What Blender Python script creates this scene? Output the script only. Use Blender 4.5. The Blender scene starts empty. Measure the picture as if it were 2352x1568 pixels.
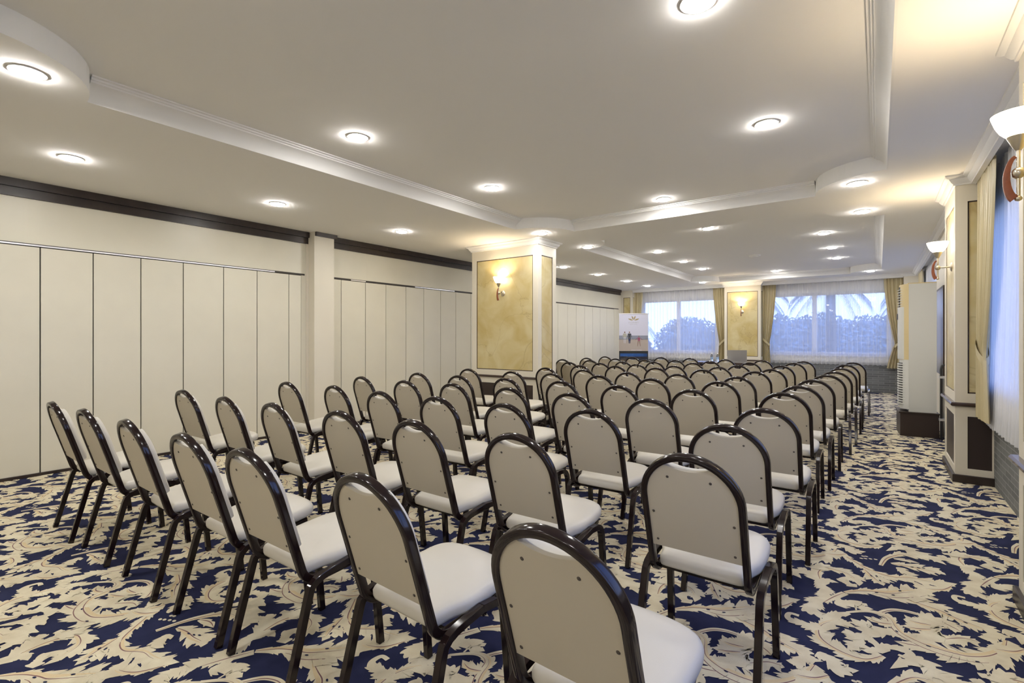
import bpy, math, random
from math import sin, cos, pi, radians, sqrt
from mathutils import Vector, Matrix
from mathutils.geometry import tessellate_polygon
random.seed(7)
SC = bpy.context.scene
COL = SC.collection

# ------------------------------------------------------------------ materials
def mat(name, col, rough=.5, metal=0., noise=0., nscale=20., bump=0., bscale=200., emit=None, estr=0., coat=0., spec=.5, col2=None, trans=0., alpha=1.):
    m = bpy.data.materials.new(name); m.use_nodes = True
    nt = m.node_tree; b = nt.nodes['Principled BSDF']
    b.inputs['Base Color'].default_value = (*col, 1); b.inputs['Roughness'].default_value = rough
    b.inputs['Metallic'].default_value = metal; b.inputs['Specular IOR Level'].default_value = spec
    b.inputs['Coat Weight'].default_value = coat; b.inputs['Transmission Weight'].default_value = trans
    b.inputs['Alpha'].default_value = alpha
    tc = None
    if noise or bump:
        tc = nt.nodes.new('ShaderNodeTexCoord')
    if noise:
        n = nt.nodes.new('ShaderNodeTexNoise'); n.inputs['Scale'].default_value = nscale; n.inputs['Detail'].default_value = 4
        nt.links.new(tc.outputs['Object'], n.inputs['Vector'])
        r = nt.nodes.new('ShaderNodeValToRGB')
        c2 = col2 or tuple(c * (1 - noise) for c in col)
        r.color_ramp.elements[0].color = (*c2, 1); r.color_ramp.elements[0].position = .35
        r.color_ramp.elements[1].color = (*col, 1); r.color_ramp.elements[1].position = .65
        nt.links.new(n.outputs['Fac'], r.inputs['Fac']); nt.links.new(r.outputs['Color'], b.inputs['Base Color'])
    if bump:
        n = nt.nodes.new('ShaderNodeTexNoise'); n.inputs['Scale'].default_value = bscale; n.inputs['Detail'].default_value = 3
        nt.links.new(tc.outputs['Object'], n.inputs['Vector'])
        bp = nt.nodes.new('ShaderNodeBump'); bp.inputs['Strength'].default_value = bump; bp.inputs['Distance'].default_value = .01
        nt.links.new(n.outputs['Fac'], bp.inputs['Height']); nt.links.new(bp.outputs['Normal'], b.inputs['Normal'])
    if emit:
        b.inputs['Emission Color'].default_value = (*emit, 1); b.inputs['Emission Strength'].default_value = estr
    return m

M = {}
M['ceiling'] = mat('ceiling_paint', (.84, .825, .80), .9, bump=.03, bscale=60)
M['plaster'] = mat('white_moulding', (.80, .79, .77), .65)
M['cream'] = mat('cream_laminate', (.69, .65, .53), .38, noise=.04, nscale=2)
M['cream_paint'] = mat('cream_paint', (.70, .65, .54), .45)
M['seam'] = mat('panel_seam', (.035, .028, .022), .6)
M['dark'] = mat('dark_wood', (.030, .019, .016), .35, noise=.35, nscale=9)
M['darkbox'] = mat('dark_veneer', (.028, .017, .015), .4)
M['rail'] = mat('dado_rail_wood', (.045, .025, .02), .25, coat=.3)
M['alu'] = mat('track_aluminium', (.75, .74, .75), .3, metal=.8)
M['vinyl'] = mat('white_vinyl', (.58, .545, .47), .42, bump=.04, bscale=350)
M['vinyl_shaded'] = mat('backrest_vinyl_shaded', (.49, .44, .345), .5, bump=.03, bscale=350)  # seat vinyl again, with the dimmer light on the backs put into its colour
M['frame'] = mat('chair_frame_lacquer', (.012, .006, .006), .14, spec=.4)
M['rivet'] = mat('rivet_metal', (.10, .085, .075), .35, metal=.6)
M['gold'] = mat('drape_satin', (.50, .425, .25), .42, noise=.08, nscale=3, bump=.02)
M['metal'] = mat('brushed_nickel', (.62, .56, .45), .28, metal=1.)
M['redwood'] = mat('sconce_wood', (.26, .075, .03), .4, noise=.25, nscale=30)
M['acwhite'] = mat('ac_casing', (.60, .60, .57), .45)
M['acyellow'] = mat('ac_aged_trim', (.62, .50, .27), .45)
M['black'] = mat('black_plastic', (.012, .012, .014), .4)
M['slot'] = mat('vent_shadow', (.03, .03, .035), .7)
M['laptop'] = mat('laptop_shell', (.42, .40, .37), .4, metal=.2)
M['paper'] = mat('paper', (.8, .8, .8), .7)
M['bottle'] = mat('clear_plastic', (.92, .96, .98), .05, trans=1.)
M['blue'] = mat('bottle_label', (.30, .42, .60), .4)
M['winframe'] = mat('window_frame_paint', (.66, .66, .68), .4)
M['green'] = mat('leaf_green', (.27, .37, .40), .6, noise=.4, nscale=2)
M['trunk'] = mat('palm_bark', (.07, .055, .045), .9, noise=.4, nscale=12)
M['soil'] = mat('garden_soil', (.22, .25, .20), .95, noise=.4, nscale=1.5)
M['bulb'] = mat('lamp_diffuser', (1, 1, 1), .5, emit=(1., .975, .935), estr=172.)
M['shade'] = mat('sconce_glass', (1, .93, .82), .4, emit=(1., .86, .66), estr=9.)
M['hot'] = mat('sconce_bulb', (1, 1, 1), .5, emit=(1., .80, .54), estr=380.)
M['ring'] = mat('lamp_ring', (.8, .79, .77), .4)
# carpet yarns
def yarn(name, col, col2, sc=9.):
    return mat(name, col, .95, noise=.1, nscale=sc, col2=col2, bump=.25, bscale=420, spec=.15)
M['navy'] = yarn('carpet_navy', (.022, .026, .070), (.016, .019, .053))
M['leaf'] = yarn('carpet_cream', (.71, .645, .48), (.61, .535, .38), 11.)
M['peach'] = yarn('carpet_peach', (.68, .55, .34), (.62, .49, .30))
M['mauve'] = yarn('carpet_mauve', (.24, .13, .115), (.19, .10, .11))

def marble():
    m = bpy.data.materials.new('ochre_marble_panel'); m.use_nodes = True
    nt = m.node_tree; b = nt.nodes['Principled BSDF']; b.inputs['Roughness'].default_value = .3
    tc = nt.nodes.new('ShaderNodeTexCoord')
    n1 = nt.nodes.new('ShaderNodeTexNoise'); n1.inputs['Scale'].default_value = 3.2; n1.inputs['Detail'].default_value = 6; n1.inputs['Distortion'].default_value = .6
    r1 = nt.nodes.new('ShaderNodeValToRGB')
    r1.color_ramp.elements[0].position = .3; r1.color_ramp.elements[0].color = (.50, .385, .15, 1)
    r1.color_ramp.elements[1].position = .68; r1.color_ramp.elements[1].color = (.62, .535, .30, 1)
    n2 = nt.nodes.new('ShaderNodeTexNoise'); n2.inputs['Scale'].default_value = 1.1; n2.inputs['Detail'].default_value = 5; n2.inputs['Distortion'].default_value = .9
    ab = nt.nodes.new('ShaderNodeMath'); ab.operation = 'SUBTRACT'; ab.inputs[1].default_value = .5
    ab2 = nt.nodes.new('ShaderNodeMath'); ab2.operation = 'ABSOLUTE'
    r2 = nt.nodes.new('ShaderNodeValToRGB')
    r2.color_ramp.elements[0].position = 0; r2.color_ramp.elements[0].color = (.30, .30, .30, 1)
    r2.color_ramp.elements[1].position = .009; r2.color_ramp.elements[1].color = (0, 0, 0, 1)
    mx = nt.nodes.new('ShaderNodeMix'); mx.data_type = 'RGBA'; mx.inputs['B'].default_value = (.22, .13, .05, 1)
    L = nt.links.new
    L(tc.outputs['Object'], n1.inputs['Vector']); L(tc.outputs['Object'], n2.inputs['Vector'])
    L(n1.outputs['Fac'], r1.inputs['Fac']); L(n2.outputs['Fac'], ab.inputs[0]); L(ab.outputs[0], ab2.inputs[0]); L(ab2.outputs[0], r2.inputs['Fac'])
    L(r1.outputs['Color'], mx.inputs['A']); L(r2.outputs['Color'], mx.inputs['Factor']); L(mx.outputs['Result'], b.inputs['Base Color'])
    return m
M['marble'] = marble()

def brick(name, axis):
    m = bpy.data.materials.new(name); m.use_nodes = True
    nt = m.node_tree; b = nt.nodes['Principled BSDF']; b.inputs['Roughness'].default_value = .8
    tc = nt.nodes.new('ShaderNodeTexCoord'); sp = nt.nodes.new('ShaderNodeSeparateXYZ'); cb = nt.nodes.new('ShaderNodeCombineXYZ')
    br = nt.nodes.new('ShaderNodeTexBrick'); br.inputs['Scale'].default_value = 1.
    br.inputs['Brick Width'].default_value = .22; br.inputs['Row Height'].default_value = .052; br.inputs['Mortar Size'].default_value = .004
    br.inputs['Color1'].default_value = (.115, .118, .115, 1); br.inputs['Color2'].default_value = (.17, .175, .17, 1); br.inputs['Mortar'].default_value = (.25, .25, .245, 1)
    L = nt.links.new
    L(tc.outputs['Object'], sp.inputs[0]); L(sp.outputs[axis], cb.inputs[0]); L(sp.outputs[2], cb.inputs[1]); L(cb.outputs[0], br.inputs['Vector'])
    L(br.outputs['Color'], b.inputs['Base Color'])
    bp = nt.nodes.new('ShaderNodeBump'); bp.inputs['Strength'].default_value = .5; bp.inputs['Distance'].default_value = .004; bp.invert = True
    L(br.outputs['Fac'], bp.inputs['Height']); L(bp.outputs['Normal'], b.inputs['Normal'])
    return m
M['brickx'] = brick('grey_brick_far', 0); M['bricky'] = brick('grey_brick_side', 1)

def sheer():
    m = bpy.data.materials.new('sheer_voile'); m.use_nodes = True
    nt = m.node_tree; nt.nodes.remove(nt.nodes['Principled BSDF']); out = nt.nodes['Material Output']
    tr = nt.nodes.new('ShaderNodeBsdfTransparent'); tr.inputs['Color'].default_value = (1, 1, 1, 1)
    df = nt.nodes.new('ShaderNodeBsdfDiffuse'); df.inputs['Color'].default_value = (.86, .86, .88, 1)
    tl = nt.nodes.new('ShaderNodeBsdfTranslucent'); tl.inputs['Color'].default_value = (.86, .86, .88, 1)
    a = nt.nodes.new('ShaderNodeMixShader'); a.inputs[0].default_value = .5
    lw = nt.nodes.new('ShaderNodeLayerWeight'); lw.inputs['Blend'].default_value = .35
    mr = nt.nodes.new('ShaderNodeMapRange'); mr.inputs['To Min'].default_value = .52; mr.inputs['To Max'].default_value = .95
    mx = nt.nodes.new('ShaderNodeMixShader')
    L = nt.links.new
    L(df.outputs[0], a.inputs[1]); L(tl.outputs[0], a.inputs[2]); L(lw.outputs['Facing'], mr.inputs['Value']); L(mr.outputs[0], mx.inputs[0])
    L(tr.outputs[0], mx.inputs[1]); L(a.outputs[0], mx.inputs[2]); L(mx.outputs[0], out.inputs['Surface'])
    return m
M['sheer'] = sheer()
def glass():
    m = bpy.data.materials.new('window_glass'); m.use_nodes = True
    nt = m.node_tree; nt.nodes.remove(nt.nodes['Principled BSDF']); out = nt.nodes['Material Output']
    tr = nt.nodes.new('ShaderNodeBsdfTransparent'); tr.inputs['Color'].default_value = (.93, .96, 1, 1)
    gl = nt.nodes.new('ShaderNodeBsdfGlossy'); gl.inputs['Roughness'].default_value = .02
    mx = nt.nodes.new('ShaderNodeMixShader'); mx.inputs[0].default_value = .05
    nt.links.new(tr.outputs[0], mx.inputs[1]); nt.links.new(gl.outputs[0], mx.inputs[2]); nt.links.new(mx.outputs[0], out.inputs['Surface'])
    return m
M['glass'] = glass()

# ------------------------------------------------------------------ mesh builder
class MB:
    def __init__(s): s.v = []; s.f = []; s.m = []
    def quad(s, pts, m=0):
        b = len(s.v); s.v += [tuple(p) for p in pts]; s.f.append(tuple(range(b, b + len(pts)))); s.m.append(m)
    def box(s, x0, x1, y0, y1, z0, z1, m=0):
        b = len(s.v)
        s.v += [(x, y, z) for z in (z0, z1) for y in (y0, y1) for x in (x0, x1)]
        for f in ((0, 2, 3, 1), (4, 5, 7, 6), (0, 1, 5, 4), (2, 6, 7, 3), (0, 4, 6, 2), (1, 3, 7, 5)):
            s.f.append(tuple(b + i for i in f)); s.m.append(m)
        return s
    def rings(s, rings, m=0, closed=True, cap0=True, cap1=True):
        b = len(s.v); n = len(rings[0])
        for r in rings: s.v += [tuple(p) for p in r]
        k = n if closed else n - 1
        for i in range(len(rings) - 1):
            for j in range(k):
                j2 = (j + 1) % n
                s.f.append((b + i * n + j, b + i * n + j2, b + (i + 1) * n + j2, b + (i + 1) * n + j)); s.m.append(m)
        if closed and cap0: s.f.append(tuple(b + j for j in reversed(range(n)))); s.m.append(m)
        if closed and cap1: s.f.append(tuple(b + (len(rings) - 1) * n + j for j in range(n))); s.m.append(m)
        return s
    def lathe(s, prof, c=(0, 0, 0), n=20, m=0):
        return s.rings([[(c[0] + r * cos(2 * pi * j / n), c[1] + r * sin(2 * pi * j / n), c[2] + z) for j in range(n)] for r, z in prof], m)
    def sweep(s, path, w, d, up=Vector((1, 0, 0)), rad=.3, m=0, round_=False, taper=None):
        P = [Vector(p) for p in path]
        if round_: sec = [(.5 * cos(2 * pi * k / 10), .5 * sin(2 * pi * k / 10)) for k in range(10)]
        else:
            h = .5; q = h - rad * h; e = h - rad * h * .3
            sec = [(h, -q), (h, q), (e, e), (q, h), (-q, h), (-e, e), (-h, q), (-h, -q), (-e, -e), (-q, -h), (q, -h), (e, -e)]
        T = []
        for i in range(len(P)):
            t = (P[min(i + 1, len(P) - 1)] - P[max(i - 1, 0)]); T.append(t.normalized())
        N = (up - T[0] * up.dot(T[0])).normalized(); R = []
        for i in range(len(P)):
            if i:
                N = (N - T[i] * N.dot(T[i])).normalized()
            B = T[i].cross(N); k = taper[i] if taper else 1.
            R.append([P[i] + N * (a * w * k) + B * (b * d * k) for a, b in sec])
        return s.rings(R, m)
    def prism(s, prof, path, closed=False, m=0):
        """profile (offset, z) swept along 2-D path; offset measured to the left of travel, mitred."""
        n = len(path); rows = []
        for i in range(n):
            p = Vector(path[i])
            a = Vector(path[i - 1]) if (i or closed) else None
            c = Vector(path[(i + 1) % n]) if (i < n - 1 or closed) else None
            d1 = (p - a).normalized() if a is not None else None
            d2 = (c - p).normalized() if c is not None else None
            if d1 is None: d1 = d2
            if d2 is None: d2 = d1
            n1 = Vector((-d1.y, d1.x)); n2 = Vector((-d2.y, d2.x)); mm = (n1 + n2)
            mm = mm / max(.2, mm.dot(n1))
            rows.append([(p.x + mm.x * o, p.y + mm.y * o, z) for o, z in prof])
        if closed: rows.append(rows[0])
        return s.rings(rows, m, closed=True, cap0=not closed, cap1=not closed)
    def build(s, name, mats, parent=None, smooth=False, loc=None):
        me = bpy.data.meshes.new(name); me.from_pydata(s.v, [], s.f)
        for mm in (mats if isinstance(mats, (list, tuple)) else [mats]): me.materials.append(mm)
        me.polygons.foreach_set('material_index', s.m)
        if smooth:
            me.polygons.foreach_set('use_smooth', [True] * len(me.polygons))
            try: me.set_sharp_from_angle(angle=radians(smooth if smooth is not True else 40))
            except Exception: pass
        me.update()
        o = bpy.data.objects.new(name, me); COL.objects.link(o)
        if parent: o.parent = parent
        if loc: o.location = loc
        return o

def thing(name, label, cat, loc=(0, 0, 0), rz=0., group=None):
    o = bpy.data.objects.new(name, None); COL.objects.link(o); o.empty_display_size = .1
    o.location = loc; o.rotation_euler = (0, 0, rz); tag(o, label, cat, group); return o
def tag(o, label, cat, group=None):
    o['label'] = label; o['category'] = cat
    if group: o['group'] = group
    return o
def struct(o, label=None):
    o['kind'] = 'structure'
    if label: o['label'] = label
    return o
def copy_tree(o, parent=None):
    c = o.copy(); COL.objects.link(c)
    if parent: c.parent = parent
    for ch in o.children: copy_tree(ch, c)
    return c
def crom(pts, k):
    out = []; n = len(pts)
    for i in range(n - 1):
        p0, p1, p2, p3 = pts[max(i - 1, 0)], pts[i], pts[i + 1], pts[min(i + 2, n - 1)]
        for j in range(k):
            t = j / k
            out.append(tuple(.5 * (2 * b + (c - a) * t + (2 * a - 5 * b + 4 * c - d) * t * t + (3 * b - a - 3 * c + d) * t ** 3) for a, b, c, d in zip(p0, p1, p2, p3)))
    out.append(tuple(pts[-1])); return out
ORD = ['zeroth', 'first', 'second', 'third', 'fourth', 'fifth', 'sixth', 'seventh', 'eighth', 'ninth', 'tenth', 'eleventh', 'twelfth', 'thirteenth']

# ------------------------------------------------------------------ room dimensions (metres)
XL, XR, YF, YB = -6.489, .83, 14.80, -3.0
ZC, ZT = 2.811, 2.951
H = .90
SKY, EXPO = 2.6, 0.45
LEAVES=[
 ([(-0.294,3.304),(-0.269,3.175),(-0.234,3.09),(-0.22,2.997),(-0.254,2.899),(-0.259,2.814),(-0.223,2.78),(-0.175,2.81),(-0.113,2.883)],[0.02,0.035,0.05,0.05,0.055,0.055,0.05,0.045,0.012]),
 ([(-0.261,3.195),(-0.278,3.285),(-0.25,3.368),(-0.191,3.381),(-0.132,3.363),(-0.093,3.305),(-0.082,3.23)],[0.012,0.03,0.045,0.055,0.055,0.045,0]),
 ([(-0.091,3.223),(-0.127,3.224),(-0.156,3.251),(-0.13,3.299),(-0.101,3.284)],[0.02,0.03,0.025,0.02,0.0]),
 ([(-0.246,3.135),(-0.218,3.198),(-0.172,3.204)],[0.02,0.035,0]),
 ([(-0.269,3.175),(-0.311,3.216),(-0.346,3.265),(-0.378,3.273)],[0.02,0.05,0.05,0]),
 ([(-0.217,2.926),(-0.179,3.015),(-0.139,3.095)],[0.01,0.02,0.02]),
 ([(-0.166,2.929),(-0.118,2.988),(-0.076,2.984),(-0.019,2.992)],[0.03,0.07,0.065,0]),
 ([(-0.14,3.101),(-0.076,3.162),(-0.011,3.197),(0.053,3.218),(0.116,3.272),(0.181,3.333),(0.238,3.344)],[0.012,0.03,0.065,0.1,0.11,0.09,0]),
 ([(0.13,3.208),(0.193,3.195),(0.249,3.18),(0.301,3.142),(0.352,3.117),(0.401,3.094),(0.452,3.055)],[0.02,0.07,0.085,0.085,0.07,0.05,0.03]),
 ([(-0.184,3.635),(-0.12,3.562),(-0.06,3.494),(-0.003,3.459),(0.07,3.454),(0.146,3.497),(0.212,3.503),(0.276,3.523),(0.343,3.572)],[0.03,0.035,0.04,0.05,0.055,0.06,0.07,0.06,0]),
 ([(-0.059,3.478),(-0.012,3.394),(0.024,3.308)],[0.03,0.075,0]),
 ([(0.318,3.527),(0.271,3.451),(0.206,3.417),(0.156,3.42)],[0,0.04,0.06,0.05]),
 ([(0.06,3.662),(0.131,3.683),(0.2,3.686),(0.267,3.69),(0.305,3.665)],[0.01,0.06,0.075,0.05,0]),
 ([(0.011,3.594),(0.031,3.708),(0.062,3.782),(0.113,3.855),(0.186,3.875),(0.258,3.876)],[0.012,0.016,0.02,0.045,0.06,0]),
 ([(0.001,2.963),(0.029,3.011),(0.062,3.046),(0.109,3.065),(0.155,3.066),(0.2,3.067)],[0.012,0.013,0.014,0.014,0.014,0.012]),
 ([(0.33,2.979),(0.261,2.895),(0.21,2.899),(0.178,2.943),(0.189,3.006),(0.229,3.057),(0.27,3.036)],[0,0.07,0.09,0.09,0.08,0.075,0.03]),
 ([(0.195,2.991),(0.143,2.983),(0.098,2.981)],[0.04,0.06,0]),
 ([(0.189,2.946),(0.137,2.917),(0.085,2.899)],[0.04,0.045,0]),
 ([(0.243,2.882),(0.298,2.932),(0.332,2.939),(0.358,2.941)],[0.03,0.035,0.03,0]),
 ([(0.458,3.032),(0.437,2.938),(0.383,2.839),(0.314,2.78),(0.249,2.765),(0.184,2.767),(0.134,2.783),(0.082,2.819),(0.058,2.869),(0.04,2.938),(0.001,2.963),(-0.05,2.949),(-0.122,2.882)],[0.03,0.06,0.085,0.09,0.09,0.085,0.07,0.05,0.045,0.03,0.02,0.012,0.008]),
 ([(0.057,2.829),(-0.01,2.774),(-0.055,2.795),(-0.107,2.833)],[0.03,0.07,0.06,0]),
 ([(0.047,2.891),(-0.002,2.875),(-0.057,2.892)],[0.03,0.045,0]),
 ([(0.142,2.745),(0.104,2.734),(0.055,2.734)],[0.03,0.04,0]),
 ([(0.169,2.791),(0.15,2.832),(0.123,2.849)],[0.04,0.05,0]),
 ([(0.012,2.58),(-0.043,2.515),(-0.106,2.51),(-0.169,2.54),(-0.203,2.588),(-0.209,2.661),(-0.182,2.726),(-0.14,2.762),(-0.077,2.753)],[0.02,0.05,0.065,0.065,0.065,0.055,0.05,0.05,0]),
 ([(0.005,2.592),(-0.006,2.653),(-0.042,2.68),(-0.078,2.653),(-0.122,2.629)],[0.012,0.016,0.03,0.045,0]),
 ([(-0.016,2.568),(-0.037,2.594),(-0.073,2.585),(-0.107,2.534)],[0.04,0.06,0.05,0]),
 ([(0.001,2.606),(0.04,2.669),(0.085,2.681),(0.108,2.656),(0.09,2.622),(0.067,2.625)],[0.02,0.035,0.025,0.02,0.015,0.008]),
 ([(-0.205,2.663),(-0.256,2.646),(-0.305,2.64),(-0.345,2.662),(-0.342,2.707),(-0.304,2.709)],[0.03,0.05,0.03,0.016,0.012,0.012]),
 ([(-0.207,2.443),(-0.161,2.411),(-0.121,2.379),(-0.061,2.404)],[0.03,0.05,0.055,0]),
 ([(-0.161,2.304),(-0.201,2.259),(-0.248,2.239),(-0.288,2.224)],[0.03,0.05,0.05,0]),
 ([(0.314,2.671),(0.339,2.66),(0.376,2.681),(0.412,2.729)],[0,0.04,0.05,0.03]),
 ([(0.037,5.211),(0.117,5.326),(0.193,5.286),(0.256,5.254),(0.32,5.186)],[0,0.055,0.07,0.06,0]),
 ([(0.074,5.106),(0.134,5.124),(0.198,5.12)],[0.01,0.035,0]),
 ([(-0.244,2.366),(-0.271,2.314),(-0.306,2.303)],[0.02,0.04,0]),
 ([(0.134,3.199),(0.169,3.255),(0.205,3.264)],[0.02,0.035,0]),
 ([(0.092,3.622),(0.136,3.562),(0.185,3.569)],[0.03,0.04,0]),
 ([(-0.082,2.641),(-0.105,2.679),(-0.135,2.667)],[0.02,0.03,0]),
 ([(0.242,3.035),(0.281,3.005),(0.301,2.99)],[0.03,0.04,0]),
]
DOTS=[(-0.082,3.641),(-0.062,3.652),(-0.038,3.665),(-0.013,3.675),(0.311,3.074),(0.304,3.046),(0.297,3.019),(-0.075,2.323),(-0.059,2.331)]
# ------------------------------------------------------------------ carpet: acanthus scroll repeat inlaid in the floor mesh
def carpet():
    V = []; F = []; MI = []
    V += [(XL - .1, YB - .1, 0), (XR + .1, YB - .1, 0), (XR + .1, YF + .1, 0), (XL - .1, YF + .1, 0)]; F.append((0, 1, 2, 3)); MI.append(0)
    def cell(step):
        v = []; f = []; m = []
        rnd = random.Random(11)
        for li, (pts, ws) in enumerate(LEAVES):
            z = .0006 + li * .00007
            c = crom([(p[0], p[1], w * (.69 if w > .03 else .9)) for p, w in zip(pts, ws)], 8)
            # arc-length resample
            d = [0]
            for a, b in zip(c, c[1:]): d.append(d[-1] + math.hypot(b[0] - a[0], b[1] - a[1]))
            n = max(6, int(d[-1] / step)); q = []; j = 0
            for i in range(n + 1):
                s = d[-1] * i / n
                while j < len(d) - 2 and d[j + 1] < s: j += 1
                t = (s - d[j]) / max(1e-6, d[j + 1] - d[j]); q.append((*[a + (b - a) * t for a, b in zip(c[j], c[j + 1])], s))
            rows = []; ph = rnd.random(); per = .019 + rnd.random() * .006; lob = .075 + rnd.random() * .03
            for i, (x, y, w, s) in enumerate(q):
                a = q[max(0, i - 1)]; b = q[min(n, i + 1)]
                tx, ty = b[0] - a[0], b[1] - a[1]; l = math.hypot(tx, ty) or 1; tx /= l; ty /= l
                w = max(w, .0); e = []
                a2 = q[max(0, i - 3)]; b2 = q[min(n, i + 3)]
                th1 = math.atan2(y - a2[1], x - a2[0]); th2 = math.atan2(b2[1] - y, b2[0] - x); dth = (th2 - th1 + pi) % (2 * pi) - pi
                if i < 3 or i > n - 3: dth = 0
                Rc = .5 * (b2[3] - a2[3]) / max(1e-4, abs(dth)); inner = 1 if dth > 0 else -1
                for sg in (1, -1):
                    if w > .022:
                        fr = (s / per + ph + (.37 if sg < 0 else 0)) % 1
                        fl = (s / lob + ph * .7 + (.43 if sg < 0 else 0)) % 1
                        lb = sin(pi * fl ** 1.5) ** .8
                        am = min(.026, .46 * w) * (.55 + .6 * lb)
                        tri = (fr / .74) ** .75 if fr < .74 else ((1 - fr) / .26) ** .8
                        off = w * (.44 + .60 * lb) + am * tri - am * .15; sh = am * 1.05 * tri + .35 * w * fl * lb
                    else: off = w; sh = 0
                    if sg == inner: off = min(off, .9 * Rc)
                    e.append((x - ty * sg * off + tx * sh, y + tx * sg * off + ty * sh))
                rows.append((e[0], (x, y), e[1], w, (tx, ty), Rc, inner))
            for i in range(n):
                p, q2 = rows[i], rows[i + 1]; k = len(v); za = z + (i % 4) * .000008; zb = z + ((i + 2) % 4) * .000008 + .000004
                v += [(*p[0], za), (*p[1], za), (*q2[1], za), (*q2[0], za), (*p[1], zb), (*p[2], zb), (*q2[2], zb), (*q2[1], zb)]
                f += [(k, k + 1, k + 2, k + 3), (k + 4, k + 5, k + 6, k + 7)]; m += [1, 1]
            # veins: mauve line and peach flush along the spine
            def strip(fo, hw, mi, zz, i0, i1):
                b1 = len(v)
                for i in range(i0, i1 + 1):
                    r = rows[i]; (x, y), w, (tx, ty) = r[1], r[3], r[4]
                    u = (i - i0) / max(1, i1 - i0); k = hw * (sin(pi * min(1, u * .9 + .1)) * .8 + .2)
                    o = fo * w
                    if o * r[6] > 0: o = r[6] * min(abs(o), max(0, .6 * r[5] - k))
                    v.append((x - ty * (o + k), y + tx * (o + k), zz)); v.append((x - ty * (o - k), y + tx * (o - k), zz))
                for i in range(i1 - i0): f.append((b1 + 2 * i, b1 + 2 * i + 1, b1 + 2 * i + 3, b1 + 2 * i + 2)); m.append(mi)
            mw = max(r[3] for r in rows); sgn = rnd.choice((1, -1))
            tight = min((r[5] for r in rows[4:-4]), default=1) < .036
            if tight: pass
            elif mw > .03 and n > 8:
                strip(.42 * sgn, min(.011, mw * .14), 2, z + .00004, 1, int(n * .85))
                strip(.18 * sgn, .0026, 3, z + .00005, 0, int(n * .8))
                if mw > .06: strip(-.45 * sgn, .0022, 3, z + .00005, int(n * .3), int(n * .9))
                if mw > .05:
                    for t in (.35, .5, .65):
                        r = rows[int(n * t)]; cx = r[1][0] + rnd.uniform(-.4, .4) * r[3]; cy = r[1][1] + rnd.uniform(-.4, .4) * r[3]; a0 = math.atan2(r[4][1], r[4][0]); b1 = len(v)
                        for k in range(8):
                            a = 2 * pi * k / 8; ex, ey = .009 * cos(a), .0045 * sin(a)
                            v.append((cx + ex * cos(a0) - ey * sin(a0), cy + ex * sin(a0) + ey * cos(a0), .0033))
                        f.append(tuple(b1 + k for k in range(8))); m.append(0)
            elif mw <= .03:
                strip(.25 * sgn, .0026, 3, z + .00005, 0, n)
        for x, y in DOTS:
            b1 = len(v); v += [(x + .010 * cos(2 * pi * k / 8), y + .008 * sin(2 * pi * k / 8), .0008) for k in range(8)]; f.append(tuple(b1 + k for k in range(8))); m.append(1)
        return v, f, m
    cells = {0: cell(.0034), 1: cell(.0075)}
    ax, ay, by = .66, .69, 1.36
    for i in range(-12, 4):
        for j in range(-14, 18):
            ox, oy = i * ax, i * ay + j * by
            cx, cy = .0 + ox, 3.1 + oy
            if not (XL - .4 < cx < XR + .4 and YB - .2 < cy < YF + .5): continue
            v, f, m = cells[0 if (cy < 5.2 and cy > .3) else 1]
            b = len(V)
            V += [(min(max(x + ox, XL - .05), XR + .05), min(max(y + oy, YB), YF), z) for x, y, z in v]
            F += [tuple(b + k for k in q) for q in f]; MI += m
    mb = MB(); mb.v, mb.f, mb.m = V, F, MI
    o = mb.build('floor', [M['navy'], M['leaf'], M['peach'], M['mauve']])
    struct(o, 'navy carpet with cream acanthus scrolls')
carpet()

# ------------------------------------------------------------------ ceiling with two sunk trays and corner scallops
TR = [(-4.008, .071, .30, 6.065), (-4.008, .071, 6.86, 13.92)]
RB = .60
def tray_outline(x0, x1, y0, y1, n=14):
    p = []
    for cx, cy, a0 in ((x0, y0, 90), (x1, y0, 180), (x1, y1, 270), (x0, y1, 360)):
        for k in range(n + 1):
            a = radians(a0 - 90 * k / n) if False else radians({90: 90, 180: 180, 270: 270, 360: 0}[a0] - 90 * k / n)
            p.append((cx + RB * cos(a), cy + RB * sin(a)))
    return p
def ceiling():
    mb = MB()
    outer = [(XL - .15, YB - .15), (XR + .15, YB - .15), (XR + .15, YF + .15), (XL - .15, YF + .15)]
    loops = [outer] + [tray_outline(*t) for t in TR]
    flat = [p for l in loops for p in l]
    tri = tessellate_polygon([[Vector((x, y, 0)) for x, y in l] for l in loops])
    mb.v += [(x, y, ZC) for x, y in flat]
    for t in tri: mb.f.append(tuple(t)); mb.m.append(0)
    for l in loops[1:]:
        n = len(l)
        for i in range(n):
            a, b = l[i], l[(i + 1) % n]
            mb.quad([(*a, ZC), (*b, ZC), (*b, ZT), (*a, ZT)], 1)
    for x0, x1, y0, y1 in TR: mb.quad([(x0, y0, ZT), (x0, y1, ZT), (x1, y1, ZT), (x1, y0, ZT)], 0)
    # slab above
    mb.quad([(XL - .15, YB - .15, 3.1), (XR + .15, YB - .15, 3.1), (XR + .15, YF + .15, 3.1), (XL - .15, YF + .15, 3.1)], 0)
    struct(mb.build('ceiling', [M['ceiling'], M['plaster']]), 'white ceiling with two sunk trays and scalloped corners')
ceiling()
tn = [0]
def trim(mb, m, label, smooth=False):
    tn[0] += 1
    return struct(mb.build('trim_%d' % tn[0], m, smooth=smooth), label)
PT = [(0, 0), (.012, 0), (.016, .03), (.034, .068), (.062, .093), (.088, .103), (.090, .113), (.102, .116), (.104, .127), (.12, .130), (.12, .1395), (0, .1395)]
PT = [(o, ZC + z) for o, z in PT]
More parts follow.
